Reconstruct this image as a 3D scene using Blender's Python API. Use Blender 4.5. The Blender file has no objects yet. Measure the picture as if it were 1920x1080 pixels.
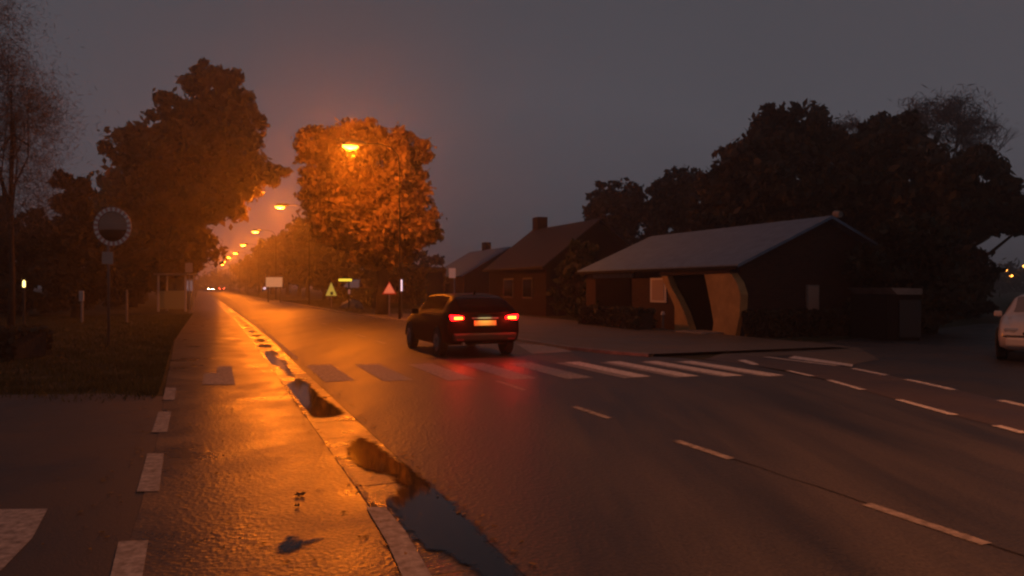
import bpy, math, random
import numpy as np
from mathutils import Vector
R = math.radians
SC = bpy.context.scene
COL = SC.collection
random.seed(7)

# ------------------------------------------------------------------ camera
FPX, HZ, EYE = 1400.0, 537.0, 1.6          # focal length in px of a 1920 px wide frame, horizon row, eye height
cam_d = bpy.data.cameras.new('camera'); cam = bpy.data.objects.new('camera', cam_d); COL.objects.link(cam)
cam_d.sensor_width = 36; cam_d.lens = 36 * FPX / 1920; cam_d.clip_end = 3000; cam_d.clip_start = .05
cam.location = (0, 0, EYE); cam.rotation_euler = (R(90) - math.atan((540 - HZ) / FPX), 0, 0)
SC.camera = cam
# ------------------------------------------------------------------ world: overcast dusk
w = bpy.data.worlds.new('World'); SC.world = w; w.use_nodes = True
nt = w.node_tree; bg = nt.nodes['Background']; bg.inputs['Strength'].default_value = 1.0
tc = nt.nodes.new('ShaderNodeTexCoord'); sep = nt.nodes.new('ShaderNodeSeparateXYZ'); nt.links.new(tc.outputs['Generated'], sep.inputs[0])
nz = nt.nodes.new('ShaderNodeTexNoise'); nz.inputs['Scale'].default_value = 2.2; nz.inputs['Detail'].default_value = 3; nt.links.new(tc.outputs['Generated'], nz.inputs['Vector'])
ad = nt.nodes.new('ShaderNodeMath'); ad.operation = 'MULTIPLY_ADD'; nt.links.new(nz.outputs['Fac'], ad.inputs[0]); ad.inputs[1].default_value = .25; nt.links.new(sep.outputs['Z'], ad.inputs[2])
rp = nt.nodes.new('ShaderNodeValToRGB'); nt.links.new(ad.outputs[0], rp.inputs[0]); nt.links.new(rp.outputs[0], bg.inputs['Color'])
cr = rp.color_ramp
cr.elements[0].position = .05; cr.elements[0].color = (.060, .054, .064, 1)
cr.elements[1].position = .75; cr.elements[1].color = (.050, .050, .059, 1)
e = cr.elements.new(.33); e.color = (.076, .073, .086, 1)
SC.view_settings.view_transform = 'Standard'; SC.view_settings.look = 'None'
SC.view_settings.exposure = 0.0; SC.view_settings.gamma = 1.0
SC.cycles.use_denoising = True
SC.cycles.max_bounces = 6; SC.cycles.diffuse_bounces = 2; SC.cycles.glossy_bounces = 3; SC.cycles.transmission_bounces = 4
SC.cycles.volume_bounces = 1; SC.cycles.transparent_max_bounces = 8
SC.cycles.sample_clamp_indirect = 3.0
SC.cycles.filter_width = 2.3
SODIUM = (1.0, .19, .006)
P_LAMP = 3000.0

# ------------------------------------------------------------------ helpers
def G(px, py):
    D = FPX * EYE / (py - HZ); return ((px - 960) / FPX * D, D)
def P(px, py, D):
    return Vector(((px - 960) / FPX * D, D, EYE + (HZ - py) / FPX * D))
_a = math.atan2(-.40, 1); DX, DY = math.sin(_a), math.cos(_a); NX, NY = DY, -DX
ROADROT = -_a
def W(u, v, z=0.0):
    return Vector((u * DX + v * NX, u * DY + v * NY, z))
def cv(u):                                   # the road bears slightly left in the distance
    if u < 20: return 0.0
    if u < 40: return -.0155 * (u - 20) ** 2 / 40
    return -.0155 * 10 - .0155 * (u - 40)
def WR(u, v, z=0.0): return W(u, v + cv(u), z)

class MB:
    def __init__(s): s.v = []; s.f = []
    def add(s, vs, fs):
        n = len(s.v); s.v += [tuple(a) for a in vs]; s.f += [tuple(i + n for i in f) for f in fs]; return s
    def box(s, c, size, rz=0, rx=0):
        hx, hy, hz = (k / 2 for k in size); c_, s_ = math.cos(rz), math.sin(rz); vs = []
        for x in (-hx, hx):
            for y in (-hy, hy):
                for z in (-hz, hz):
                    y2, z2 = y * math.cos(rx) - z * math.sin(rx), y * math.sin(rx) + z * math.cos(rx)
                    vs.append((c[0] + x * c_ - y2 * s_, c[1] + x * s_ + y2 * c_, c[2] + z2))
        return s.add(vs, [(0, 1, 3, 2), (4, 6, 7, 5), (0, 4, 5, 1), (2, 3, 7, 6), (0, 2, 6, 4), (1, 5, 7, 3)])
    def tube(s, pts, rad, n=8, cap=True):
        pts = [Vector(p) for p in pts]; m = len(pts); rs = rad if isinstance(rad, (list, tuple)) else [rad] * m; vs = []
        for i, p in enumerate(pts):
            t = (pts[min(i + 1, m - 1)] - pts[max(i - 1, 0)]).normalized()
            a = t.cross(Vector((0, 0, 1)) if abs(t.z) < .9 else Vector((1, 0, 0))).normalized(); b = t.cross(a)
            for k in range(n):
                q = 2 * math.pi * k / n; vs.append(p + (a * math.cos(q) + b * math.sin(q)) * rs[i])
        fs = [(i * n + k, i * n + (k + 1) % n, (i + 1) * n + (k + 1) % n, (i + 1) * n + k) for i in range(m - 1) for k in range(n)]
        if cap: fs += [tuple(range(n - 1, -1, -1)), tuple(range((m - 1) * n, m * n))]
        return s.add(vs, fs)
    def prism(s, poly, off):                 # poly: 3-D points, extruded by the vector off
        off = Vector(off); n = len(poly); vs = [Vector(p) for p in poly] + [Vector(p) + off for p in poly]
        fs = [tuple(range(n)), tuple(range(2 * n - 1, n - 1, -1))] + [(i, i + n, (i + 1) % n + n, (i + 1) % n) for i in range(n)]
        return s.add(vs, fs)
    def build(s, name, mat, parent=None, smooth=False, bevel=0, loc=None):
        me = bpy.data.meshes.new(name); me.from_pydata([tuple(x) for x in s.v], [], s.f); me.update()
        import bmesh
        bm = bmesh.new(); bm.from_mesh(me); bmesh.ops.recalc_face_normals(bm, faces=bm.faces); bm.to_mesh(me); bm.free()
        o = bpy.data.objects.new(name, me); COL.objects.link(o)
        if mat: me.materials.append(mat)
        if smooth: me.polygons.foreach_set('use_smooth', [True] * len(me.polygons))
        if parent: o.parent = parent
        if loc is not None: o.location = loc
        if bevel:
            b = o.modifiers.new('bevel', 'BEVEL'); b.width = bevel; b.segments = 2; b.limit_method = 'ANGLE'
        return o
def tag(o, label=None, cat=None, group=None, kind=None):
    if label: o['label'] = label
    if cat: o['category'] = cat
    if group: o['group'] = group
    if kind: o['kind'] = kind
    return o
def root(name, loc, rz, label, cat, group=None):
    o = bpy.data.objects.new(name, None); COL.objects.link(o); o.location = loc; o.rotation_euler = (0, 0, rz)
    o.empty_display_size = .3; return tag(o, label, cat, group)
def dup(src, loc, rz, label=None, group=None, scale=None):
    def cp(o, par):
        c = o.copy(); COL.objects.link(c)
        if par: c.parent = par
        for ch in list(o.children): cp(ch, c)
        return c
    r = cp(src, None); r.location = loc; r.rotation_euler = (0, 0, rz)
    if label: r['label'] = label
    if group: r['group'] = group
    if scale: r.scale = scale
    return r

# ------------------------------------------------------------------ materials
def mat(name, col, rough=.7, metal=0, emit=None, estr=0, spec=.5, noise=None, bump=None, trans=0, coat=0):
    m = bpy.data.materials.new(name); m.use_nodes = True; n = m.node_tree; b = n.nodes['Principled BSDF']
    b.inputs['Base Color'].default_value = (*col, 1); b.inputs['Roughness'].default_value = rough; b.inputs['Metallic'].default_value = metal
    b.inputs['Specular IOR Level'].default_value = spec
    if coat: b.inputs['Coat Weight'].default_value = coat; b.inputs['Coat Roughness'].default_value = .04
    if trans: b.inputs['Transmission Weight'].default_value = trans
    if emit: b.inputs['Emission Color'].default_value = (*emit, 1); b.inputs['Emission Strength'].default_value = estr
    if noise or bump:
        t = n.nodes.new('ShaderNodeTexCoord')
    if noise:                                # (scale, dark factor, light factor)
        x = n.nodes.new('ShaderNodeTexNoise'); x.inputs['Scale'].default_value = noise[0]; x.inputs['Detail'].default_value = 5; x.inputs['Roughness'].default_value = .65
        n.links.new(t.outputs['Object'], x.inputs['Vector'])
        r = n.nodes.new('ShaderNodeValToRGB'); r.color_ramp.elements[0].position = .3; r.color_ramp.elements[1].position = .7
        r.color_ramp.elements[0].color = (*[c * noise[1] for c in col], 1); r.color_ramp.elements[1].color = (*[min(1, c * noise[2]) for c in col], 1)
        n.links.new(x.outputs['Fac'], r.inputs[0]); n.links.new(r.outputs[0], b.inputs['Base Color'])
    if bump:                                 # (scale, strength, distance)
        x = n.nodes.new('ShaderNodeTexNoise'); x.inputs['Scale'].default_value = bump[0]; x.inputs['Detail'].default_value = 4
        n.links.new(t.outputs['Object'], x.inputs['Vector'])
        q = n.nodes.new('ShaderNodeBump'); q.inputs['Strength'].default_value = bump[1]; q.inputs['Distance'].default_value = bump[2]
        n.links.new(x.outputs['Fac'], q.inputs['Height']); n.links.new(q.outputs[0], b.inputs['Normal'])
    return m

def wet_mat(name, c0, c1, r0, r1, patch=.5, grain=120, gstr=.35, gdist=.004, joints=None, streak=False, spec=.5):
    """wet mineral surface: colour and roughness vary in large damp patches, fine grain gives the sparkle"""
    m = bpy.data.materials.new(name); m.use_nodes = True; n = m.node_tree; L = n.links; b = n.nodes['Principled BSDF']
    b.inputs['Specular IOR Level'].default_value = spec
    t = n.nodes.new('ShaderNodeTexCoord'); mp = n.nodes.new('ShaderNodeMapping'); L.new(t.outputs['Object'], mp.inputs[0])
    mp.inputs['Rotation'].default_value = (0, 0, _a if False else -ROADROT)
    if streak: mp.inputs['Scale'].default_value = (1.7, .2, 1)
    a = n.nodes.new('ShaderNodeTexNoise'); a.inputs['Scale'].default_value = patch; a.inputs['Detail'].default_value = 6; a.inputs['Roughness'].default_value = .6; L.new(mp.outputs[0], a.inputs['Vector'])
    g = n.nodes.new('ShaderNodeTexNoise'); g.inputs['Scale'].default_value = grain; g.inputs['Detail'].default_value = 2; L.new(t.outputs['Object'], g.inputs['Vector'])
    g2 = n.nodes.new('ShaderNodeTexVoronoi'); g2.inputs['Scale'].default_value = grain * .6; L.new(t.outputs['Object'], g2.inputs['Vector'])
    r = n.nodes.new('ShaderNodeValToRGB'); r.color_ramp.elements[0].position = .35; r.color_ramp.elements[1].position = .65
    r.color_ramp.elements[0].color = (*c0, 1); r.color_ramp.elements[1].color = (*c1, 1); L.new(a.outputs['Fac'], r.inputs[0])
    mx = n.nodes.new('ShaderNodeMixRGB'); mx.blend_type = 'MULTIPLY'; mx.inputs[0].default_value = .55; L.new(r.outputs[0], mx.inputs[1])
    gr = n.nodes.new('ShaderNodeMapRange'); L.new(g.outputs['Fac'], gr.inputs[0]); gr.inputs[1].default_value = .35; gr.inputs[2].default_value = .65; gr.inputs[3].default_value = .35; gr.inputs[4].default_value = 1.5
    L.new(gr.outputs[0], mx.inputs[2]); L.new(mx.outputs[0], b.inputs['Base Color'])
    rr = n.nodes.new('ShaderNodeMapRange'); L.new(a.outputs['Fac'], rr.inputs[0]); rr.inputs[1].default_value = .35; rr.inputs[2].default_value = .65; rr.inputs[3].default_value = r0; rr.inputs[4].default_value = r1
    L.new(rr.outputs[0], b.inputs['Roughness'])
    h = n.nodes.new('ShaderNodeMath'); h.operation = 'MULTIPLY_ADD'; L.new(g2.outputs['Distance'], h.inputs[0]); h.inputs[1].default_value = .8; L.new(g.outputs['Fac'], h.inputs[2])
    src = h.outputs[0]
    if joints:                               # transverse joints every `joints` metres along the road
        sp = n.nodes.new('ShaderNodeSeparateXYZ'); m2 = n.nodes.new('ShaderNodeMapping'); m2.inputs['Rotation'].default_value = (0, 0, -ROADROT); L.new(t.outputs['Object'], m2.inputs[0]); L.new(m2.outputs[0], sp.inputs[0])
        k = n.nodes.new('ShaderNodeMath'); k.operation = 'PINGPONG'; L.new(sp.outputs['Y'], k.inputs[0]); k.inputs[1].default_value = joints / 2
        k2 = n.nodes.new('ShaderNodeMapRange'); L.new(k.outputs[0], k2.inputs[0]); k2.inputs[1].default_value = 0; k2.inputs[2].default_value = .02; k2.inputs[3].default_value = -4; k2.inputs[4].default_value = 0
        k3 = n.nodes.new('ShaderNodeMath'); k3.operation = 'ADD'; L.new(src, k3.inputs[0]); L.new(k2.outputs[0], k3.inputs[1]); src = k3.outputs[0]
    q = n.nodes.new('ShaderNodeBump'); q.inputs['Strength'].default_value = gstr; q.inputs['Distance'].default_value = gdist
    L.new(src, q.inputs['Height']); L.new(q.outputs[0], b.inputs['Normal'])
    return m

def brick_mat(name, c1, c2, mortar, scale=1.0):
    m = bpy.data.materials.new(name); m.use_nodes = True; n = m.node_tree; L = n.links; b = n.nodes['Principled BSDF']; b.inputs['Roughness'].default_value = .9; b.inputs['Specular IOR Level'].default_value = .12
    t = n.nodes.new('ShaderNodeTexCoord'); s = n.nodes.new('ShaderNodeSeparateXYZ'); L.new(t.outputs['Object'], s.inputs[0])
    a = n.nodes.new('ShaderNodeMath'); a.operation = 'ADD'; L.new(s.outputs['X'], a.inputs[0]); L.new(s.outputs['Y'], a.inputs[1])
    c = n.nodes.new('ShaderNodeCombineXYZ'); L.new(a.outputs[0], c.inputs['X']); L.new(s.outputs['Z'], c.inputs['Y'])
    k = n.nodes.new('ShaderNodeTexBrick'); L.new(c.outputs[0], k.inputs['Vector']); k.inputs['Scale'].default_value = scale
    k.inputs['Brick Width'].default_value = .22; k.inputs['Row Height'].default_value = .075; k.inputs['Mortar Size'].default_value = .008
    k.inputs['Color1'].default_value = (*c1, 1); k.inputs['Color2'].default_value = (*c2, 1); k.inputs['Mortar'].default_value = (*mortar, 1)
    L.new(k.outputs['Color'], b.inputs['Base Color'])
    q = n.nodes.new('ShaderNodeBump'); q.inputs['Strength'].default_value = .4; q.inputs['Distance'].default_value = .006; q.invert = True; L.new(k.outputs['Fac'], q.inputs['Height']); L.new(q.outputs[0], b.inputs['Normal'])
    return m
def roof_mat(name, col, rough=.6):
    m = mat(name, col, rough, spec=.2); n = m.node_tree; L = n.links; b = n.nodes['Principled BSDF']
    t = n.nodes.new('ShaderNodeTexCoord'); a = n.nodes.new('ShaderNodeTexWave'); a.bands_direction = 'Y'; a.inputs['Scale'].default_value = 1.6; a.inputs['Distortion'].default_value = .3
    c = n.nodes.new('ShaderNodeTexNoise'); c.inputs['Scale'].default_value = 3; L.new(t.outputs['Object'], a.inputs[0]); L.new(t.outputs['Object'], c.inputs[0])
    r = n.nodes.new('ShaderNodeValToRGB'); r.color_ramp.elements[0].color = (*[x * .7 for x in col], 1); r.color_ramp.elements[1].color = (*[x * 1.25 for x in col], 1); L.new(c.outputs['Fac'], r.inputs[0]); L.new(r.outputs[0], b.inputs['Base Color'])
    q = n.nodes.new('ShaderNodeBump'); q.inputs['Strength'].default_value = .6; q.inputs['Distance'].default_value = .03; L.new(a.outputs['Fac'], q.inputs['Height']); L.new(q.outputs[0], b.inputs['Normal'])
    return m
def leaf_mat(name, c0, c1):
    m = bpy.data.materials.new(name); m.use_nodes = True; n = m.node_tree; L = n.links; b = n.nodes['Principled BSDF']
    b.inputs['Roughness'].default_value = .55; b.inputs['Specular IOR Level'].default_value = .3
    t = n.nodes.new('ShaderNodeTexCoord'); a = n.nodes.new('ShaderNodeTexNoise'); a.inputs['Scale'].default_value = .9; a.inputs['Detail'].default_value = 6; L.new(t.outputs['Object'], a.inputs['Vector'])
    r = n.nodes.new('ShaderNodeValToRGB'); r.color_ramp.elements[0].position = .35; r.color_ramp.elements[1].position = .65
    r.color_ramp.elements[0].color = (*c0, 1); r.color_ramp.elements[1].color = (*c1, 1); L.new(a.outputs['Fac'], r.inputs[0]); L.new(r.outputs[0], b.inputs['Base Color'])
    tr = n.nodes.new('ShaderNodeBsdfTranslucent'); L.new(r.outputs[0], tr.inputs['Color']); ms = n.nodes.new('ShaderNodeMixShader'); ms.inputs[0].default_value = .3
    L.new(b.outputs[0], ms.inputs[1]); L.new(tr.outputs[0], ms.inputs[2]); L.new(ms.outputs[0], n.nodes['Material Output'].inputs['Surface'])
    return m
M = {}
M['road'] = wet_mat('wet_asphalt', (.022, .021, .022), (.060, .056, .054), .45, .57, .7, 42, .8, .006, streak=True, spec=.56)
M['path'] = wet_mat('wet_path', (.07, .052, .036), (.13, .095, .062), .26, .44, 1.1, 42, 1.0, .0032, spec=.20)
M['redpath'] = wet_mat('red_path', (.060, .045, .038), (.080, .060, .050), .45, .6, .8, 90, .3, .004)
M['gutter'] = wet_mat('wet_gutter', (.07, .06, .05), (.11, .10, .085), .22, .40, 1.4, 45, .9, .005, joints=1.0, spec=.26)
M['side'] = wet_mat('side_asphalt', (.024, .022, .024), (.042, .040, .042), .5, .7, .6, 80, .3, .004)
M['pave'] = wet_mat('pavement', (.085, .068, .050), (.13, .105, .080), .5, .7, .6, 40, .4, .006, joints=1.2)
M['grass'] = mat('grass_soil', (.030, .033, .018), .9, noise=(1.1, .5, 1.6), bump=(14, .8, .05), spec=.2)
M['paint'] = mat('marking_paint', (.66, .66, .66), .6, noise=(14, .45, 1.15), bump=(90, .25, .003), spec=.25)
M['paintold'] = mat('worn_marking_paint', (.29, .29, .30), .62, noise=(16, .35, 1.3), bump=(90, .25, .003), spec=.2)
M['paintthin'] = mat('thin_marking_paint', (.30, .29, .285), .65, noise=(11, .35, 1.3), bump=(90, .25, .003), spec=.2)
M['seam'] = mat('tar_seam', (.012, .011, .011), .75, spec=.2)
M['kerb'] = mat('kerb_concrete', (.20, .18, .16), .5, noise=(4, .6, 1.2), bump=(40, .3, .004))
M['water'] = mat('puddle_water', (.010, .009, .009), .05, spec=.38, bump=(5, .05, .004))
M['metal'] = mat('galvanised_metal', (.32, .32, .33), .45, .7, noise=(3, .8, 1.1))
M['darkmetal'] = mat('dark_metal', (.05, .05, .05), .5, .4)
M['polemetal'] = mat('dark_pole_paint', (.015, .015, .015), .8, spec=.1)
M['white'] = mat('white_enamel', (.55, .53, .52), .45)
M['signgrey'] = mat('sign_face', (.42, .36, .33), .5)
M['black'] = mat('black_rubber', (.012, .012, .012), .75)
M['paintblack'] = mat('black_car_paint', (.003, .0025, .003), .45, .0, spec=.05)
M['paintred'] = mat('red_car_paint', (.18, .02, .02), .25, coat=.8)
M['paintgrey'] = mat('dark_grey_car_paint', (.04, .04, .045), .25, coat=.8)
M['paintwhite'] = mat('light_car_paint', (.50, .46, .44), .3, coat=.6)
M['glass'] = mat('dark_glass', (.004, .004, .005), .12, spec=.10)
M['screen'] = mat('pale_windscreen', (.20, .17, .16), .22, spec=.6)  # grey tone, paler than the dark window glass
M['rim'] = mat('wheel_rim', (.22, .22, .23), .35, .8)
M['plate'] = mat('number_plate_face', (.75, .52, .16), .4)
M['tail'] = mat('lit_tail_lens', (.4, .01, .01), .3, emit=(1, .004, .006), estr=9)
M['tailhot'] = mat('brake_bulb', (.5, .1, .02), .3, emit=(1, .20, .012), estr=12)
M['tailoff'] = mat('unlit_tail_lens', (.15, .01, .01), .3)
M['head'] = mat('lit_headlamp', (.8, .8, .7), .3, emit=(1, .85, .5), estr=260)
M['headoff'] = mat('unlit_headlamp', (.55, .52, .5), .12, metal=.6)
M['lens'] = mat('sodium_lens', (.9, .5, .1), .3, emit=(1, .42, .04), estr=14)
M['lensfar'] = mat('far_sodium_lens', (.9, .5, .1), .3, emit=(1, .36, .05), estr=9)
M['bark'] = mat('bark', (.045, .033, .025), .9, noise=(5, .6, 1.3), bump=(18, .7, .03))
M['leaf_a'] = leaf_mat('leaves_brown_green', (.10, .075, .028), (.26, .17, .055))
M['twig'] = leaf_mat('grey_twigs', (.07, .065, .06), (.13, .12, .115))
M['leaf_lit'] = leaf_mat('leaves_lamplit', (.10, .07, .025), (.46, .30, .10))  # orange glow of the street lamp put into the leaf colour
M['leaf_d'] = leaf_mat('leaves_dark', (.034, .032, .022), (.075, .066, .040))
M['leaf_g'] = leaf_mat('leaves_green', (.035, .042, .016), (.075, .080, .030))
M['brick'] = brick_mat('red_brown_brick', (.065, .034, .026), (.045, .026, .022), (.06, .05, .045))
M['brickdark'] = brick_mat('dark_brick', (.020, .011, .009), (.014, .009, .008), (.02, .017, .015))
M['plaster'] = mat('ochre_plaster', (.40, .25, .10), .8, noise=(2.2, .7, 1.15), bump=(25, .3, .01))
M['roofgrey'] = roof_mat('pale_grey_roof', (.15, .23, .33), .85)
M['roofdark'] = roof_mat('dark_tile_roof', (.026, .022, .022))
M['door'] = mat('timber_and_shade', (.006, .005, .006), .9, spec=.05, noise=(3, .6, 1.2))  # near-black, so the entrance opening gets its shade from the colour
M['blind'] = mat('pale_roller_blind', (.36, .27, .22), .7)
M['concrete'] = mat('pale_concrete', (.22, .20, .18), .7, noise=(3, .7, 1.2))
M['mirror'] = mat('mirror_glass', (.24, .15, .12), .08, 1.0)
M['redborder'] = mat('red_sign_border', (.45, .06, .05), .6)
M['rimpale'] = mat('pale_mirror_rim', (.55, .32, .28), .6)
M['segwhite'] = mat('white_reflector', (.9, .88, .85), .35)
M['signglow'] = mat('pink_white_sign_glow', (.75, .42, .36), .5, emit=(.9, .35, .25), estr=.16)  # weak emission stands in for light falling on the sign faces
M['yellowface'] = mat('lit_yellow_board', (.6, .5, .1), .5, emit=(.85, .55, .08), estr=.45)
M['yellowtube'] = mat('lit_yellow_strip', (.8, .7, .1), .4, emit=(1, .72, .06), estr=1.1)
M['whitetube'] = mat('lit_white_tube', (.8, .8, .8), .4, emit=(.9, .75, .95), estr=.9)
M['warmlamp'] = mat('lit_porch_lamp', (.8, .7, .5), .4, emit=(1, .70, .22), estr=4)
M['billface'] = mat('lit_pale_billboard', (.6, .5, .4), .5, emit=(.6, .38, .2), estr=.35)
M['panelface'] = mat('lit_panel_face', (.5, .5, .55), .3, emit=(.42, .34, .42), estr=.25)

# ------------------------------------------------------------------ ground and road
def sheet(name, pts, z, m, label=None, kind='structure', thick=None):
    mb = MB(); mb.add([(p[0], p[1], z) for p in pts], [tuple(range(len(pts)))])
    return tag(mb.build(name, m), label, None, None, kind)
def strip(name, ul, left, right, z, m, mb=None):
    mb = mb or MB(); vs = []
    for u in ul: vs += [WR(u, left(u), z), WR(u, right(u), z)]
    mb.add(vs, [(2 * i, 2 * i + 1, 2 * i + 3, 2 * i + 2) for i in range(len(ul) - 1)])
    return mb
US = [-25, -10, 0, 3, 6, 8, 10, 12, 13, 14, 16, 18, 20, 24, 28, 32, 38, 45, 60, 80, 120, 180, 260, 420]
def interp(tab, u):
    if u <= tab[0][0]: return tab[0][1]
    for (a, b), (c, d) in zip(tab, tab[1:]):
        if u <= c: return b + (d - b) * (u - a) / (c - a)
    return tab[-1][1]
REDGE = [(-25, 3.0), (3, 7.4), (5.7, 8.3), (7.7, 8.95), (9.7, 9.65), (11.2, 10.1), (13.2, 10.1), (14.0, 9.7), (14.9, 8.9), (17, 8.35), (20, 8.25), (32, 8.2), (45, 7.3), (500, 7.3)]
REDGE[0] = (-25, -3.2)
redge = lambda u: interp(REDGE, u)
n_ = 60; gm = MB(); gm.add([(-900, -60, -.012), (900, -60, -.012), (900, 1500, -.012), (-900, 1500, -.012)], [(0, 1, 2, 3)])
tag(gm.build('ground', M['grass']), None, None, None, 'structure')
tag(strip('road', US, lambda u: 1.60, redge, 0.0, None).build('road', M['road']), None, None, None, 'structure')
tag(strip('x', US, lambda u: 1.10, lambda u: 1.597, -.004, None).build('gutter', M['gutter']), None, None, None, 'structure')
PL = [(-25, -.48), (5, -.48), (7, -.5), (10, -.58), (12.8, -.70), (24, -1.05), (60, -1.05), (400, -1.05)]
tag(strip('x', US, lambda u: interp(PL, u), lambda u: 1.05, .005, None).build('cycle_path', M['path']), None, None, None, 'structure')
# kerb lip between path and gutter
kb = MB()
for i in range(len(US) - 1):
    a, b = US[i], US[i + 1]
    vs = [WR(a, 1.05, -.05), WR(a, 1.10, -.05), WR(a, 1.10, .008), WR(a, 1.05, .012), WR(b, 1.05, -.05), WR(b, 1.10, -.05), WR(b, 1.10, .008), WR(b, 1.05, .012)]
    kb.add(vs, [(0, 1, 5, 4), (1, 2, 6, 5), (2, 3, 7, 6), (3, 0, 4, 7)])
tag(kb.build('kerb', M['gutter']), None, None, None, 'structure')
# side road mouth at the left, dark drive at the right, pavement in front of the houses
side = [W(-12, -.3), W(5, -.3), W(7, -.3), W(10, -.4), W(11.8, -.45), W(12.6, -1.5), W(13.2, -3.5), W(13.6, -9), W(14, -30), W(2, -34), W(-12, -30)]
sheet('side_road', side, .0, M['side'])
pv = MB(); us = [14.6, 15.5, 17, 20, 24, 28, 32, 38, 45, 55, 70, 90]
vs = []
for u in us: vs += [WR(u, redge(u) + .14, .06), WR(u, 15.2 if u < 40 else 12.5, .06)]
pv.add(vs, [(2 * i, 2 * i + 1, 2 * i + 3, 2 * i + 2) for i in range(len(us) - 1)])
tag(pv.build('pavement', M['pave']), None, None, None, 'structure')
kr = MB()
for a, b in zip(us, us[1:]):
    ra, rb = redge(a), redge(b)
    vs = [WR(a, ra, -.05), WR(a, ra + .137, -.05), WR(a, ra + .137, .07), WR(a, ra + .02, .07), WR(b, rb, -.05), WR(b, rb + .137, -.05), WR(b, rb + .137, .07), WR(b, rb + .02, .07)]
    kr.add(vs, [(0, 1, 5, 4), (1, 2, 6, 5), (2, 3, 7, 6), (3, 0, 4, 7)])
tag(kr.build('kerb', M['kerb']), None, None, None, 'structure')
# right cycle path (swings away from the carriageway)
rl = [(5.9, -5), (5.65, 6), (5.55, 8.4), (5.45, 9.5), (5.40, 11.5), (5.38, 12.8), (5.2, 14.2), (4.9, 15.0), (4.2, 16.4)]
rr_ = [(7.5, -5), (7.15, 6), (6.95, 8.4), (6.88, 9.8), (6.85, 11.5), (6.8, 12.9), (6.65, 14.6), (6.35, 16.0), (5.3, 17.6)]
mb = MB(); vs = []
for a, b in zip(rl, rr_): vs += [(a[0], a[1], .004), (b[0], b[1], .004)]
mb.add(vs, [(2 * i, 2 * i + 1, 2 * i + 3, 2 * i + 2) for i in range(len(rl) - 1)])
tag(mb.build('cycle_path', M['redpath']), None, None, None, 'structure')
sheet('verge', [G(1330, 671), G(1480, 666), G(1600, 683), G(1650, 674), G(1610, 652), G(1520, 641), G(1420, 640)], .002, M['pave'])
sheet('driveway', [(5.9, -5), (40, -5), (60, 30), (20, 32), (9.0, 21.5), (6.3, 18.6), (5.2, 17.8), (6.2, 15.5)], -.004, M['side'])

# markings: thin sheets 4 mm above their surface
def mark(name, polys, z, m):
    mb = MB()
    for p in polys: mb.add([(q[0], q[1], z) for q in p], [tuple(range(len(p)))])
    return tag(mb.build(name, m), None, None, None, 'structure')
def uvrect(u0, u1, v0, v1): return [WR(u0, v0), WR(u0, v1), WR(u1, v1), WR(u1, v0)]
cl = [(3.2, 4.12), (5.66, 6.55), (7.95, 8.9), (10.6, 11.8)]
cl += [(20.6, 21.8), (23.6, 25), (27.5, 29), (32, 33.5), (37, 38.5)]
mark('centre_line', [uvrect(a, b, 4.40, 4.50) for a, b in cl], .0045, M['paintthin'])
random.seed(8); sm = MB(); pr = None
for k in range(20):
    u = -1 + k * .35; q = 4.47 + random.uniform(-.012, .012); hw = random.uniform(.003, .011); c2 = (WR(u, q - hw, .003), WR(u, q + hw, .003))
    if pr: sm.add([*pr, c2[1], c2[0]], [(0, 1, 2, 3)])
    pr = c2
tag(sm.build('road_seam', M['seam']), None, None, None, 'structure')
mark('edge_line', [uvrect(a, b, 1.66, 1.76) for a, b in zip(range(17, 70, 4), range(21, 74, 4))], .004, M['paintold'])
st = []
for v in (1.98, 2.92, 3.95, 4.98, 5.92, 6.88, 7.78, 8.58, 9.30):
    u0 = 12.75 - (v - 2) * .29; st.append(uvrect(u0, u0 + 2.8, v - .25, v + .25))
mark('zebra_crossing', st, .004, M['paintold'])
mark('zebra_crossing', [uvrect(a - .25 * 0, a + 2.8, v - .17, v + .17) for a, v in ((11.35, 7.02), (11.1, 7.86), (10.85, 8.62), (10.6, 9.33))], .008, M['paint'])  # brighter paint over the right stripes: near lamp's light put into the colour
mark('worn_road_patch', [[G(968, 645), G(1036, 648), G(1074, 660), G(998, 664)]], .006, M['paintold'])
def lx(tab, y):
    return interp([(b, a) for a, b in tab], y)
mark('cycle_path_line', [[(lx(rl, a) - .05, a), (lx(rl, a) + .07, a), (lx(rl, b) + .07, b), (lx(rl, b) - .05, b)] for a, b in ((8.1, 8.55), (9.25, 10.5), (11.5, 12.7), (13.25, 14.1), (6.6, 7.6))]
     + [[(lx(rr_, a) - .10, a), (lx(rr_, a) + .03, a), (lx(rr_, b) + .03, b), (lx(rr_, b) - .10, b)] for a, b in ((9.4, 10.45), (11.5, 12.8), (13.4, 14.5), (15.0, 16.9))]
     + [[G(1382, 676), G(1398, 675), G(1424, 684), G(1412, 685)], [G(1478, 672), G(1490, 668), G(1600, 684), G(1598, 688)]], .009, M['paint'])
mark('cycle_path_block', [[G(305, 751), G(327, 751), G(330, 728), G(310, 728)], [G(284, 812), G(313, 812), G(321, 773), G(297, 773)],
     [G(256, 924), G(298, 923), G(307, 852), G(276, 852)], [G(200, 1110), G(262, 1110), G(278, 1016), G(222, 1018)]], .010, M['paintold'])
mark('cycle_symbol_block', [[G(379, 722), G(441, 722), G(434, 687), G(408, 687), G(406, 700), G(382, 701)]], .010, M['paintold'])
mark('give_way_block', [[G(-160, 958), G(89, 955), G(60, 1010), G(0, 1072), G(-200, 1085)]], .004, M['paintold'])
mark('gutter_edge_paint', [[G(686, 955), G(722, 955), G(760, 1000), G(812, 1090), G(765, 1110), G(725, 1020)]], .016, M['paintold'])

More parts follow.
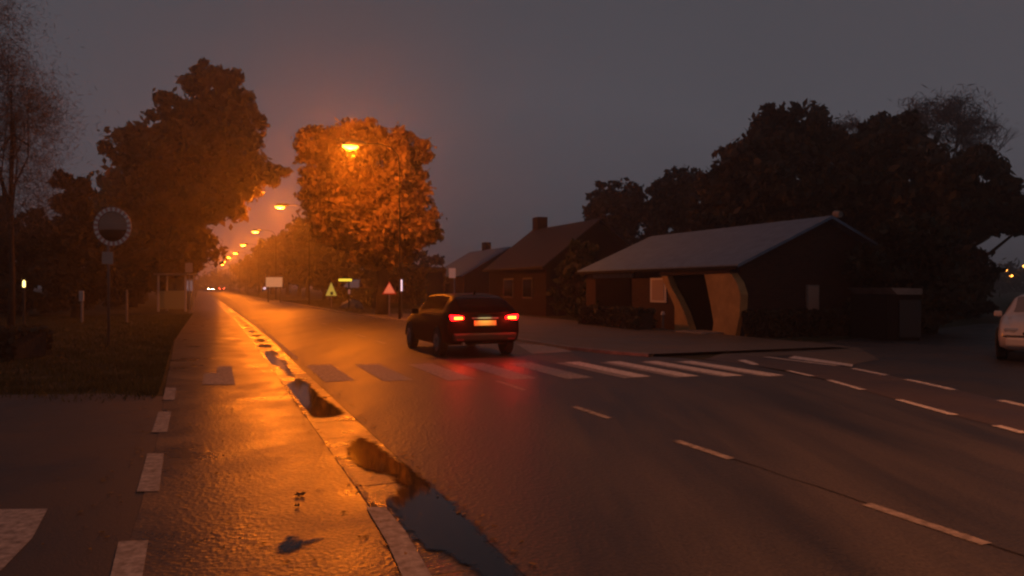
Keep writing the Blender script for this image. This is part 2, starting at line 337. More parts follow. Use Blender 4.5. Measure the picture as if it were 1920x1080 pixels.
# puddles: shallow standing water
Z8 = lambda pts: [(300 + a * .4075, 640 + b * .4075) for a, b in pts]
pm = M['water']; pn = pm.node_tree; at_ = pn.nodes.new('ShaderNodeAttribute'); at_.attribute_name = 'depth'
tz = pn.nodes.new('ShaderNodeTexNoise'); tz.inputs['Scale'].default_value = 9; tz.inputs['Detail'].default_value = 8; tz.inputs['Roughness'].default_value = .7
tc2 = pn.nodes.new('ShaderNodeTexCoord'); pn.links.new(tc2.outputs['Object'], tz.inputs['Vector'])
aa = pn.nodes.new('ShaderNodeMath'); aa.operation = 'MULTIPLY_ADD'; pn.links.new(tz.outputs['Fac'], aa.inputs[0]); aa.inputs[1].default_value = .30; pn.links.new(at_.outputs['Fac'], aa.inputs[2])
mr = pn.nodes.new('ShaderNodeMapRange'); mr.inputs[1].default_value = .14; mr.inputs[2].default_value = .20; pn.links.new(aa.outputs[0], mr.inputs[0]); pn.links.new(mr.outputs[0], pn.nodes['Principled BSDF'].inputs['Alpha'])
def puddle_poly(q, z, step=.03, reach=.05):
    """shallow water sheet on a fine grid; the depth attribute runs out to nothing round its uneven rim"""
    q = np.array([(a[0], a[1]) for a in q]); lo = q.min(0) - .1; hi = q.max(0) + .1
    nx, ny = int((hi[0] - lo[0]) / step) + 2, int((hi[1] - lo[1]) / step) + 2
    gx, gy = np.meshgrid(lo[0] + np.arange(nx) * step, lo[1] + np.arange(ny) * step, indexing='ij'); pts = np.stack([gx.ravel(), gy.ravel()], 1)
    dist = np.full(len(pts), 9.0); ins = np.zeros(len(pts), bool)
    for k in range(len(q)):
        a, b = q[k], q[(k + 1) % len(q)]; ab = b - a; t = np.clip(((pts - a) @ ab) / (ab @ ab + 1e-9), 0, 1)
        dist = np.minimum(dist, np.linalg.norm(pts - a - t[:, None] * ab, axis=1))
        c_ = (a[1] > pts[:, 1]) != (b[1] > pts[:, 1]); xi = a[0] + (pts[:, 1] - a[1]) * ab[0] / (ab[1] if abs(ab[1]) > 1e-9 else 1e-9); ins ^= c_ & (pts[:, 0] < xi)
    sd = np.where(ins, dist, -dist); keep = sd > -reach
    idx = -np.ones(len(pts), int); fs = []; G_ = np.arange(nx * ny).reshape(nx, ny)
    A_ = np.stack([G_[:-1, :-1], G_[1:, :-1], G_[1:, 1:], G_[:-1, 1:]], -1).reshape(-1, 4); A_ = A_[keep[A_].all(1)]
    use = np.unique(A_); idx[use] = np.arange(len(use))
    me = bpy.data.meshes.new('puddle'); me.from_pydata([(x, y, z) for x, y in pts[use]], [], idx[A_].tolist()); me.update()
    at = me.attributes.new('depth', 'FLOAT', 'POINT'); at.data.foreach_set('value', np.clip(sd[use], -.2, .2).astype('f4'))
    me.materials.append(M['water']); o = bpy.data.objects.new('puddle', me); COL.objects.link(o); return tag(o, None, None, None, 'structure')
def puddle(pts, z): return puddle_poly([G(*p) for p in Z8(pts)], z)
puddle([(450, 62), (520, 52), (565, 92), (602, 130), (628, 168), (590, 158), (540, 112), (480, 108)], .0015)
puddle([(565, 205), (640, 165), (690, 195), (740, 250), (800, 290), (858, 332), (800, 345), (735, 352), (690, 345), (640, 290)], .003)
puddle([(850, 505), (895, 440), (960, 450), (1060, 520), (1180, 600), (1230, 640), (1400, 780), (1560, 960), (1700, 1100), (1500, 1100), (1350, 1010), (1200, 950), (1130, 890), (1070, 800), (1010, 742), (1065, 715), (1105, 672), (1050, 612), (960, 602), (890, 572)], .006)
puddle([(525, 955), (570, 925), (600, 895), (640, 920), (745, 915), (660, 955), (590, 985), (545, 980)], .0085)
random.seed(3)
for k in range(12):                          # smaller wet films further along the gutter
    u = 16.5 + k * 2.3; c = WR(u, 1.30); n = 14; pts = []
    for j in range(n):
        a = 2 * math.pi * j / n; rr = random.uniform(.7, 1.15)
        pts.append(c + Vector((DX, DY, 0)) * math.sin(a) * .75 * rr + Vector((NX, NY, 0)) * math.cos(a) * .19 * rr)
    puddle_poly(pts, .0012 + .0004 * (k % 2), .04)
# ------------------------------------------------------------------ trees
def leaves_mesh(name, clumps, m, parent, size=.32, seed=1, dens=1.0, sub=.16, thin=.6):
    """clumps: (centre, (rx,ry,rz), count). Leaves sit in small tufts spread through each ellipsoid."""
    rng = np.random.default_rng(seed); allc = []
    for c, r, cnt in clumps:
        cnt = int(cnt * dens); nt_ = max(10, cnt // 60)
        d = rng.normal(size=(nt_, 3)); d /= np.linalg.norm(d, axis=1)[:, None]
        rad = rng.uniform(.25, 1, nt_) ** .45 * (rng.uniform(.8, 1.1, nt_) + .28 * (rng.random(nt_) > .86))
        tc_ = d * rad[:, None] * np.array(r) + np.array(c)
        idx = rng.integers(0, nt_, cnt); tr_ = (rng.uniform(.5, 1.3, nt_) * sub * (r[0] + r[2]))[idx]
        o = rng.normal(size=(cnt, 3)) * .45; o[:, 2] *= .7
        allc.append(tc_[idx] + o * tr_[:, None])
    C = np.vstack(allc); C = C[C[:, 2] > .1]; n = len(C)
    a = rng.normal(size=(n, 3)); a /= np.linalg.norm(a, axis=1)[:, None]
    b = rng.normal(size=(n, 3)); b -= (a * b).sum(1)[:, None] * a; b /= np.linalg.norm(b, axis=1)[:, None]
    s = size * rng.uniform(.5, 1.25, n)[:, None]; a = a * s; b = b * s * thin
    V = np.stack([C - a, C - b * .9 - a * .1, C + a, C + b * .9 - a * .1], axis=1).reshape(-1, 3)
    me = bpy.data.meshes.new(name); me.vertices.add(4 * n); me.vertices.foreach_set('co', V.ravel().astype('f4'))
    me.loops.add(4 * n); me.loops.foreach_set('vertex_index', np.arange(4 * n, dtype='i4'))
    me.polygons.add(n); me.polygons.foreach_set('loop_start', np.arange(0, 4 * n, 4, dtype='i4')); me.polygons.foreach_set('loop_total', np.full(n, 4, 'i4'))
    me.update(); me.validate(); me.materials.append(m)
    o = bpy.data.objects.new(name, me); COL.objects.link(o); o.parent = parent; return o
def limbs(trunk_top, clumps, r0, parent, seed=0, per=3, base_r=None):
    random.seed(seed); mb = MB(); h = trunk_top
    mb.tube([(0, 0, -.1), (.05, .03, h * .3), (-.05, .06, h * .65), (.06, 0, h), (0, .05, h * 1.35)], [r0 * 1.35, r0, r0 * .85, r0 * .65, r0 * .3], 9)
    for c, r, _ in clumps:
        c = Vector(c)
        for k in range(per):
            st_ = Vector((0, 0, h * random.uniform(.45, 1.25)))
            e_ = c + Vector((random.uniform(-.6, .6) * r[0], random.uniform(-.6, .6) * r[1], random.uniform(-.4, .7) * r[2]))
            if e_.z < .6: e_.z = .6
            m1 = st_.lerp(e_, .4) + Vector((random.uniform(-.3, .3), random.uniform(-.3, .3), -.2)); m2 = st_.lerp(e_, .75) + Vector((0, 0, .15))
            mb.tube([st_, m1, m2, e_], [r0 * .38, r0 * .26, r0 * .15, r0 * .05], 5, False)
    return mb.build('trunk', M['bark'], parent, smooth=True)
def tree_px(name, base, D, ells, label, cat='tree', leaf='leaf_a', trunk=.25, size=.3, seed=1, dens=1.0, group=None, th=None, depthf=1.0, sub=.15, thin=.6):
    """base px column; ells: (cx, cy, rx, ry, count) in photo pixels at distance D, turned into real 3-D ellipsoids"""
    bx = (base - 960) / FPX * D; k = D / FPX; cl_ = []
    random.seed(seed)
    for cx, cy, rx, ry, cnt in ells:
        p = P(cx, cy, D); cl_.append(((p.x - bx, random.uniform(-.25, .25) * rx * k, p.z), (rx * k, rx * k * depthf, ry * k), cnt))
    r = root(name, (bx, D, 0), 0, label, cat, group)
    top = max(c[0][2] for c in cl_); limbs(th or top * .6, cl_, trunk, r, seed)
    leaves_mesh('crown', cl_, M[leaf], r, size, seed, dens, sub, thin); return r

tree_px('oak_tree', 338, 56, [(378, 130, 14, 28, 500), (400, 165, 52, 40, 2600), (350, 215, 65, 45, 3000), (425, 215, 50, 45, 2600), (470, 225, 26, 24, 700), (320, 290, 95, 60, 5000), (430, 290, 66, 56, 4000), (300, 385, 90, 60, 4600), (395, 370, 78, 50, 4200), (480, 325, 52, 26, 1700), (310, 470, 90, 50, 4200), (350, 455, 36, 50, 2200), (250, 430, 40, 70, 2200), (318, 520, 36, 30, 1400)],
        'tallest oak at the left of the road, rising behind the small bus shelter', seed=11, trunk=.42, size=.34)
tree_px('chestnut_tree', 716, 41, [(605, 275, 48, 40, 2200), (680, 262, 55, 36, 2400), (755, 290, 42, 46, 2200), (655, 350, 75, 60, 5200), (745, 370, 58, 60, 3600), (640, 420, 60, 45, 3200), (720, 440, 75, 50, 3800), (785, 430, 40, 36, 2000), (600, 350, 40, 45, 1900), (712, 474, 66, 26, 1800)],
        'broad tree with its leaves glowing orange right behind the nearest street lamp', leaf='leaf_lit', seed=5, trunk=.3, size=.19, dens=1.9)
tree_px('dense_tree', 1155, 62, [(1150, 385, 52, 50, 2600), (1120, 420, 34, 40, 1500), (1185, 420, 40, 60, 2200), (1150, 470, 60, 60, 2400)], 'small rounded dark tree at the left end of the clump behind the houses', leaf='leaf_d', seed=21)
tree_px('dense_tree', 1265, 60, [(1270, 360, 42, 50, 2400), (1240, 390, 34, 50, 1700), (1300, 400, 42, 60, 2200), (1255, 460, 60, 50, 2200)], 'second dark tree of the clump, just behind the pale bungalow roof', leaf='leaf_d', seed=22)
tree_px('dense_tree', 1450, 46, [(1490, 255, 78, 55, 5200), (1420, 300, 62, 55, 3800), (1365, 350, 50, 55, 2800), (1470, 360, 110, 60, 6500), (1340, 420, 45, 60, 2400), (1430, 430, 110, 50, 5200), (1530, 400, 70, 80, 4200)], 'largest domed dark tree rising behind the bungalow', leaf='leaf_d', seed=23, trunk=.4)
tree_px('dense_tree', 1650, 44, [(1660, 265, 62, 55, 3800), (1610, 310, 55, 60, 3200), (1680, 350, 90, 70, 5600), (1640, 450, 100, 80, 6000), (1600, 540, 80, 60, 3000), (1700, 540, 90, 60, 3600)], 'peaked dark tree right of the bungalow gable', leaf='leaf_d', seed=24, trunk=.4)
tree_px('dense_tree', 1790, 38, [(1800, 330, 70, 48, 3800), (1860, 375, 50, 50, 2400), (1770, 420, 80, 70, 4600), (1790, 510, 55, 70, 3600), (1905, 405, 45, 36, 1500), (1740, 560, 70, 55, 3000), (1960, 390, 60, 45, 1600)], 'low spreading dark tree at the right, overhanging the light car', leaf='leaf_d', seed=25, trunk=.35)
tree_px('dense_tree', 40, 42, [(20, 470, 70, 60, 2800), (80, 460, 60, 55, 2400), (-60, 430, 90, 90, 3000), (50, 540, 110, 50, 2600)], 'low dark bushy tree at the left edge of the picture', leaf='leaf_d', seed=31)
tree_px('conifer_tree', 142, 38, [(142, 352, 28, 28, 1500), (140, 400, 34, 36, 1700), (128, 440, 42, 40, 2000), (160, 450, 44, 50, 2200), (140, 520, 62, 55, 3200)], 'dark conifer with a rounded top left of the traffic mirror', cat='conifer', leaf='leaf_d', seed=32, trunk=.2, size=.24)
tree_px('garden_shrub', 1085, 38, [(1085, 520, 44, 40, 2000), (1095, 480, 34, 30, 1200), (1085, 565, 48, 30, 1500)], 'tall green garden shrub left of the bungalow garage', cat='shrub', leaf='leaf_g', seed=33, trunk=.1, size=.18)
tree_px('garden_shrub', 1130, 33, [(1120, 582, 22, 14, 500), (1090, 590, 20, 12, 400)], 'low shrub by the left corner of the bungalow', cat='shrub', leaf='leaf_g', seed=34, trunk=.05, size=.14)
tree_px('dense_tree', 250, 58, [(250, 500, 45, 50, 2400), (210, 540, 45, 34, 1800), (290, 520, 40, 36, 1600)], 'dark bushy tree directly behind the round traffic mirror', leaf='leaf_d', seed=35)
tree_px('dense_tree', 800, 90, [(800, 490, 40, 22, 900), (780, 510, 40, 20, 700)], 'distant low tree left of the far pale roof', leaf='leaf_d', seed=36, size=.4)

def bare(name, base, D, top, spread, label, seed, leafn, leafs=.16, lean=0):
    """fine twiggy tree: recursive branches plus a thin veil of small leaves"""
    bx = (base - 960) / FPX * D; H = P(0, top, D).z; random.seed(seed); mb = MB(); tips = []
    r = root(name, (bx, D, 0), 0, label, 'tree')
    def grow(p, d, L, rad, dep):
        q = p + d * L * .5 + Vector((random.uniform(-.1, .1), random.uniform(-.1, .1), 0)) * L * .3; e_ = p + d * L
        mb.tube([p, q, e_], [rad, rad * .8, rad * .6], 4 if dep > 1 else 6, False); tips.append(e_)
        if dep >= 6: return
        for k in range(2 if dep < 2 else random.choice((2, 3))):
            nd = (d + Vector((random.uniform(-1, 1) * spread, random.uniform(-1, 1) * spread, random.uniform(-.15, .45)))).normalized()
            grow(e_, nd, L * random.uniform(.68, .86), max(rad * .58, .012), dep + 1)
    grow(Vector((0, 0, -.1)), Vector((lean, 0, 1)).normalized(), H * .27, H * .016, 0)
    mx_ = max(t.z for t in tips)
    mb.v = [(a, b, c * H / mx_) for a, b, c in mb.v]
    mb.build('trunk', M['bark'], r)
    rng = random.Random(seed); cl_ = []
    for t in tips[12:]:
        if rng.random() < leafn: cl_.append(((t.x, t.y, t.z * H / mx_), (.5, .5, .6), 12))
    if cl_: leaves_mesh('crown', cl_, M['leaf_d'], r, leafs, seed, 1, .5)
    return r
bare('bare_tree', 1775, 62, 182, .62, 'thin half bare tree rising above the dark clump at the right', 41, .0)
tree_px('wispy_tree', 1780, 60, [(1770, 230, 60, 42, 1500), (1740, 215, 40, 28, 600), (1820, 250, 40, 38, 800), (1590, 240, 26, 30, 500)], 'thin leafed tree showing grey sky through its top, above the dark clump', leaf='twig', seed=43, size=.34, sub=.34, thin=.09, dens=2.2)
tree_px('birch_tree', 20, 28, [(-10, 60, 55, 100, 9000), (10, 190, 85, 100, 14000), (55, 250, 62, 100, 11000), (40, 370, 75, 70, 7000), (-60, 330, 90, 120, 5000)], 'tall wispy birch with hanging twigs at the upper left edge of the picture', leaf='twig', seed=45, size=.13, trunk=.10, sub=.36, dens=.8, thin=.07)

# rows of trees along the road further away (two models, copied)
def row_tree(name, leaf, seed, label, loc):
    r = root(name, loc, 0, label, 'tree')
    cl_ = [((0, 0, 8.6), (2.6, 2.6, 2.0), 1500), ((-1.6, .5, 6.8), (2.6, 2.6, 2.0), 1500), ((1.7, -.6, 6.6), (2.6, 2.6, 2.2), 1500), ((0, 1, 4.8), (3.3, 3.0, 1.8), 1500), ((.4, -1, 3.0), (2.8, 2.8, 1.4), 900)]
    limbs(4.2, cl_, .26, r, seed, 2); leaves_mesh('crown', cl_, M[leaf], r, .38, seed); return r
ORD = ['first', 'second', 'third', 'fourth', 'fifth', 'sixth', 'seventh', 'eighth', 'ninth', 'tenth', 'eleventh', 'twelfth', 'thirteenth', 'fourteenth']
tl = tr = None; random.seed(12)
for k in range(11):
    u = 76 + k * 17; s = random.uniform(.9, 1.15)
    lab = 'dark tree left of the road, %s in the row beyond the tall oak' % ORD[k]
    if tl is None: tl = o = row_tree('roadside_tree', 'leaf_a', 61, lab, WR(u, -5.5)); o['group'] = 'trees in the row left of the road'
    else: o = dup(tl, WR(u, -5.5 + random.uniform(-1, 1)), random.uniform(0, 6), lab, 'trees in the row left of the road')
    o.scale = (s * 1.1, s * 1.1, s * 1.25)
for k in range(12):
    u = 62 + k * 16; s = random.uniform(.85, 1.1)
    lab = 'dark brown tree right of the road, %s in the row beyond the glowing tree' % ORD[k]
    if tr is None: tr = o = row_tree('roadside_tree', 'leaf_d', 62, lab, WR(u, 13)); o['group'] = 'trees in the row right of the road'  # darker leaves: the row's lack of lamplight is put into the colour
    else: o = dup(tr, WR(u, 13 + random.uniform(-.8, 1.5)), random.uniform(0, 6), lab, 'trees in the row right of the road')
    o.scale = (s, s, s)
# far wooded edge
def wood(name, pts, h, seed, n=1500):
    r_ = []; random.seed(seed)
    for (x, y) in pts: r_.append(((x, y, h * random.uniform(.35, .5)), (7, 5, h * random.uniform(.45, .62)), n))
    o = leaves_mesh(name, r_, M['leaf_d'], None, .6, seed); tag(o, None, None, None, 'stuff'); o.name = name; return o
wood('woodland', [WR(300 + 6 * k, -30 + 7 * k).to_2d() for k in range(10)], 9, 71)
wood('woodland', [(-60 - 7 * k, 68 + 3 * k) for k in range(7)] + [(-45 - 4 * k, 58 + 4 * k) for k in range(4)], 6, 72)
wood('woodland', [(95 + 9 * k, 170 - 2 * k) for k in range(7)], 6, 73)

tree_px('laurel_bush', 1680, 25, [(1650, 500, 60, 45, 2600), (1730, 490, 60, 50, 2800), (1660, 570, 70, 40, 2400), (1760, 560, 50, 50, 2400), (1690, 440, 60, 36, 1800)], 'broad dark laurel bush hiding the back corner of the bungalow', cat='bush', leaf='leaf_d', seed=39, trunk=.12, size=.16)
# hedges: box core of foliage made of leaves
def hedge(name, a, b, w_, h, label, leaf='leaf_d', seed=1, size=.09, dens=900):
    a, b = Vector((*a, 0)), Vector((*b, 0)); L = (b - a).length; rng = np.random.default_rng(seed)
    r = root(name, a.lerp(b, .5), math.atan2((b - a).y, (b - a).x), label, 'hedge')
    MB().box((0, 0, h * .46), (L - .15, w_ - .15, h * .9)).build('twig_core', M['bark'], r)
    n = int(dens * L); q = np.stack([rng.uniform(-L / 2, L / 2, n), rng.uniform(-w_ / 2, w_ / 2, n), rng.uniform(.03, h, n)], 1)
    f = rng.integers(0, 3, n); q[f == 0, 2] = h + rng.normal(0, .03, (f == 0).sum()); s_ = np.where(rng.random(n) < .5, -1, 1)
    q[f == 1, 1] = (s_ * w_ / 2)[f == 1] + rng.normal(0, .03, (f == 1).sum()); m = f == 2
    q[m, 1] = -w_ / 2 + rng.normal(0, .03, m.sum())
    cl_ = [(tuple(p), (.03, .03, .03), 1) for p in q[:0]]
    an = rng.normal(size=(n, 3)); an /= np.linalg.norm(an, axis=1)[:, None]; bn = np.cross(an, rng.normal(size=(n, 3))); bn /= np.linalg.norm(bn, axis=1)[:, None]
    an *= size; bn *= size * .7; V = np.stack([q - an, q - bn, q + an, q + bn], 1).reshape(-1, 3)
    me = bpy.data.meshes.new('foliage'); me.from_pydata(V.tolist(), [], [(4 * i, 4 * i + 1, 4 * i + 2, 4 * i + 3) for i in range(n)]); me.materials.append(M[leaf])
    o = bpy.data.objects.new('foliage', me); COL.objects.link(o); o.parent = r; return r

# grass on the left verge and wind-blown leaves
def blades(name, pts, h, m, seed):
    rng = np.random.default_rng(seed); n = len(pts); a = rng.uniform(0, 6.28, n); hh = h * rng.uniform(.4, 1.3, n); wd = .007 + .004 * rng.random(n)
    dx, dy = np.cos(a), np.sin(a); l = rng.normal(0, .35, (n, 2)) * hh[:, None]; z = np.full(n, -.012)
    V = np.stack([np.stack([pts[:, 0] - dx * wd, pts[:, 1] - dy * wd, z], 1), np.stack([pts[:, 0] + dx * wd, pts[:, 1] + dy * wd, z], 1), np.stack([pts[:, 0] + l[:, 0], pts[:, 1] + l[:, 1], hh], 1)], 1).reshape(-1, 3)
    me = bpy.data.meshes.new(name); me.vertices.add(3 * n); me.vertices.foreach_set('co', V.ravel().astype('f4')); me.loops.add(3 * n); me.loops.foreach_set('vertex_index', np.arange(3 * n, dtype='i4'))
    me.polygons.add(n); me.polygons.foreach_set('loop_start', np.arange(0, 3 * n, 3, dtype='i4')); me.polygons.foreach_set('loop_total', np.full(n, 3, 'i4')); me.update(); me.materials.append(m)
    o = bpy.data.objects.new(name, me); COL.objects.link(o); return tag(o, None, None, None, 'stuff')
rg = np.random.default_rng(2); n = 90000; uu = 11.6 + 35 * rg.random(n) ** 1.7; vv = -np.interp(uu, [12.6, 24, 60], [.78, 1.1, 1.1]) - 14 * rg.random(n) ** 1.6
cl2 = np.sin(uu * 3.1 + vv * 1.7) * np.sin(vv * 2.9 - uu) + rg.normal(0, .5, n); k = (cl2 > -.4) & (uu + rg.normal(0, .35, n) > 12.9 + .5 * np.sin(vv * 1.3))
uu, vv = uu[k], vv[k]; blades('grass', np.stack([uu * DX + vv * NX, uu * DY + vv * NY], 1), .085, M['leaf_g'], 4)
n = 60000; uu = 41 + 45 * rg.random(n); vv = 7.6 + 8 * rg.random(n); blades('grass', np.stack([uu * DX + (vv - .0155 * (uu - 30)) * NX, uu * DY + (vv - .0155 * (uu - 30)) * NY], 1), .16, M['leaf_g'], 5)
def litter(name, pts, z, seed):
    rng = np.random.default_rng(seed); vs = []; fs = []
    for (x, y) in pts:
        s_ = rng.uniform(.012, .032); a = rng.uniform(0, 6.28); n0 = len(vs)
        for q, r_ in ((0, 1), (1.2, .5), (2.2, .7), (3.14, 1.1), (4.1, .6), (5.1, .6)): vs.append((x + math.cos(a + q) * s_ * r_, y + math.sin(a + q) * s_ * r_, z + rng.uniform(0, .008)))
        fs.append(tuple(range(n0, n0 + 6)))
    me = bpy.data.meshes.new(name); me.from_pydata(vs, [], fs); me.materials.append(M['leaf_a']); o = bpy.data.objects.new(name, me); COL.objects.link(o); return tag(o, None, None, None, 'stuff')
pts = []
for _ in range(330):
    u = 3.6 + 16 * rg.random() ** 1.3; v = rg.choice([-.62 - abs(rg.normal(0, .25)), 1.03 + rg.normal(0, .03), 1.66 + rg.normal(0, .05), rg.uniform(-.4, 1.0)], p=[.35, .2, .3, .15]); q = W(u, v); pts.append((q.x, q.y))
litter('leaf_litter', pts, .010, 6)

# ------------------------------------------------------------------ street lamps
def make_lamp(loc, rz, label):
    r = root('street_lamp', loc, rz, label, 'street lamp', 'street lamps along the road')
    MB().tube([(2.3, 0, -.1), (2.3, 0, 1.2), (2.3, 0, 1.25), (2.3, 0, 7.2), (2.22, 0, 7.75), (1.9, 0, 8.12), (1.3, 0, 8.25), (.5, 0, 8.22)], [.06, .06, .042, .036, .034, .03, .024, .024], 10).build('pole', M['polemetal'], r, smooth=True)
    h = MB(); h.tube([(.75, 0, 8.22), (.55, 0, 8.22), (.25, 0, 8.2), (-.15, 0, 8.17), (-.36, 0, 8.13)], [.05, .11, .16, .15, .05], 12)
    h.build('lamp_head', M['darkmetal'], r, smooth=True)
    l = MB(); l.tube([(.36, 0, 8.03), (.24, 0, 8.02), (0, 0, 8.0), (-.24, 0, 8.01), (-.36, 0, 8.03)], [.02, .09, .12, .09, .02], 12)
    l.build('lens', M['lens'], r, smooth=True)
    return r
LD = bpy.data.lights.new('sodium_light', 'POINT'); LD.energy = P_LAMP; LD.color = SODIUM; LD.shadow_soft_size = .18; LS = bpy.data.lights.new('sodium_light', 'SPOT'); LS.shadow_soft_size = .18
LDM = LD.copy(); LDM.energy = P_LAMP * .6; LDF = LD.copy(); LDF.energy = P_LAMP * .09
lamp0 = None
LP = [(657, 276), (525, 389), (479, 435), (456, 460), (441, 475), (429, 483), (420, 491)]
lampu = [(7.0, (3.2, 7.0))]
names = ['nearest', 'second', 'third', 'fourth', 'fifth', 'sixth', 'seventh', 'eighth']
spots = []
for i, (px, py) in enumerate(LP):
    D = 6.4 * FPX / (HZ - py); spots.append(((px - 960) / FPX * D, D))
spots += [(spots[-1][0] - 10.9, spots[-1][1] + 27)]
for i, (x, y) in enumerate(spots):
    lab = 'lit orange street lamp, %s in the line along the road' % names[i]
    if lamp0 is None: lamp0 = o = make_lamp((x, y, 0), ROADROT, lab)
    else: o = dup(lamp0, (x, y, 0), ROADROT, lab)
    li = bpy.data.objects.new('sodium_light', LD); COL.objects.link(li); li.parent = o; li.data = LD if i < 1 else LDM if i < 2 else LDF; li.location = (0, 0, 7.72)
o = dup([c for c in [lamp0]][0], (5.0, 5.6, 0), ROADROT, 'lit street lamp standing close by, above the top edge of the picture')
for c in o.children:
    if c.type == 'LIGHT': c.data = LS; c.data.energy = P_LAMP * .60; c.data.color = (1, .26, .065); c.data.spot_size = R(162); c.data.spot_blend = .6
# side street lamps at the far right
sl = None
for k, (px, py, D) in enumerate(((1885, 507, 150), (1896, 517, 162), (1904, 524, 176), (1912, 531, 190), (1922, 499, 130))):
    p = P(px, py, D); lab = 'small distant orange street lamp above the light car, %s from the left' % ORD[k]
    r = root('street_lamp', (p.x, p.y, 0), 0, lab, 'street lamp', 'distant lamps of the side street')
    MB().tube([(0, .3, -.1), (0, .3, p.z + .1), (0, -.1, p.z + .2)], [.08, .05, .04], 6).build('pole', M['darkmetal'], r)
    MB().tube([(-.4, 0, p.z), (-.2, 0, p.z), (.2, 0, p.z), (.4, 0, p.z)], [.06, .22, .22, .06], 8).build('lens', M['lensfar'], r, smooth=True)

# ------------------------------------------------------------------ cars
STN = [(0.00, .46, .76, .96, .99, .64), (.04, .36, .84, 1.0, 1.05, .66), (.12, .31, .87, 1.02, 1.12, .66), (.34, .28, .885, 1.03, 1.30, .64), (.60, .26, .89, 1.02, 1.38, .59), (1.2, .24, .89, 1.0, 1.42, .57), (2.1, .22, .89, .96, 1.41, .57),
       (2.55, .22, .89, .92, 1.38, .60), (2.9, .22, .89, .92, 1.15, .63), (3.15, .22, .885, .91, .985, .68), (3.5, .23, .87, .86, .93, .66), (3.9, .25, .84, .77, .83, .62), (4.1, .29, .78, .66, .71, .56), (4.18, .36, .68, .56, .58, .45)]
def sect(y, inter):
    st_ = STN
    if y <= st_[0][0]: return st_[0]
    for a, b in zip(st_, st_[1:]):
        if y <= b[0]:
            k = (y - a[0]) / (b[0] - a[0]); return tuple(p + (q - p) * k for p, q in zip(a, b))
    return st_[-1]
def ring(y):
    _, zb, w_, zl, zt, wt = sect(y, 0)
    return [(0, zb), (w_ * .8, zb), (w_ * .96, zb + .07), (w_, zb + .22), (w_ * 1.0, (zb + zl) / 2 + .08), (w_ * .965, zl - .03), (w_ * .93, zl + .01), ((w_ * .93 + wt) / 2 + .02, (zl + zt) / 2), (wt + .02, zt - .05), (wt * .9, zt), (wt * .5, zt + .018), (0, zt + .022)]
def surf(y, t, off=0):
    rg = ring(y); i = min(int(t), len(rg) - 2); k = t - i
    x = rg[i][0] + (rg[i + 1][0] - rg[i][0]) * k; z = rg[i][1] + (rg[i + 1][1] - rg[i][1]) * k
    return Vector((x, y, z))
def patch(y0, y1, t0, t1, off, side, ny=8, nt2=5, skew=0):
    mb = MB(); vs = []
    for i in range(ny + 1):
        for j in range(nt2 + 1):
            b = j / nt2; y = y0 + (y1 - y0) * i / ny + skew * b; t = t0 + (t1 - t0) * b
            p = surf(y, t); e_ = .02
            n = (surf(y + e_, t) - surf(y - e_, t)).cross(surf(y, min(t + .05, 11)) - surf(y, t - .05)); n.normalize()
            if n.x < -1e-6 or (abs(n.x) < .3 and n.z < 0): n = -n
            p = p + n * off; vs.append((p.x * side, p.y, p.z))
    m = nt2 + 1
    return mb.add(vs, [(i * m + j, (i + 1) * m + j, (i + 1) * m + j + 1, i * m + j + 1) for i in range(ny) for j in range(nt2)])
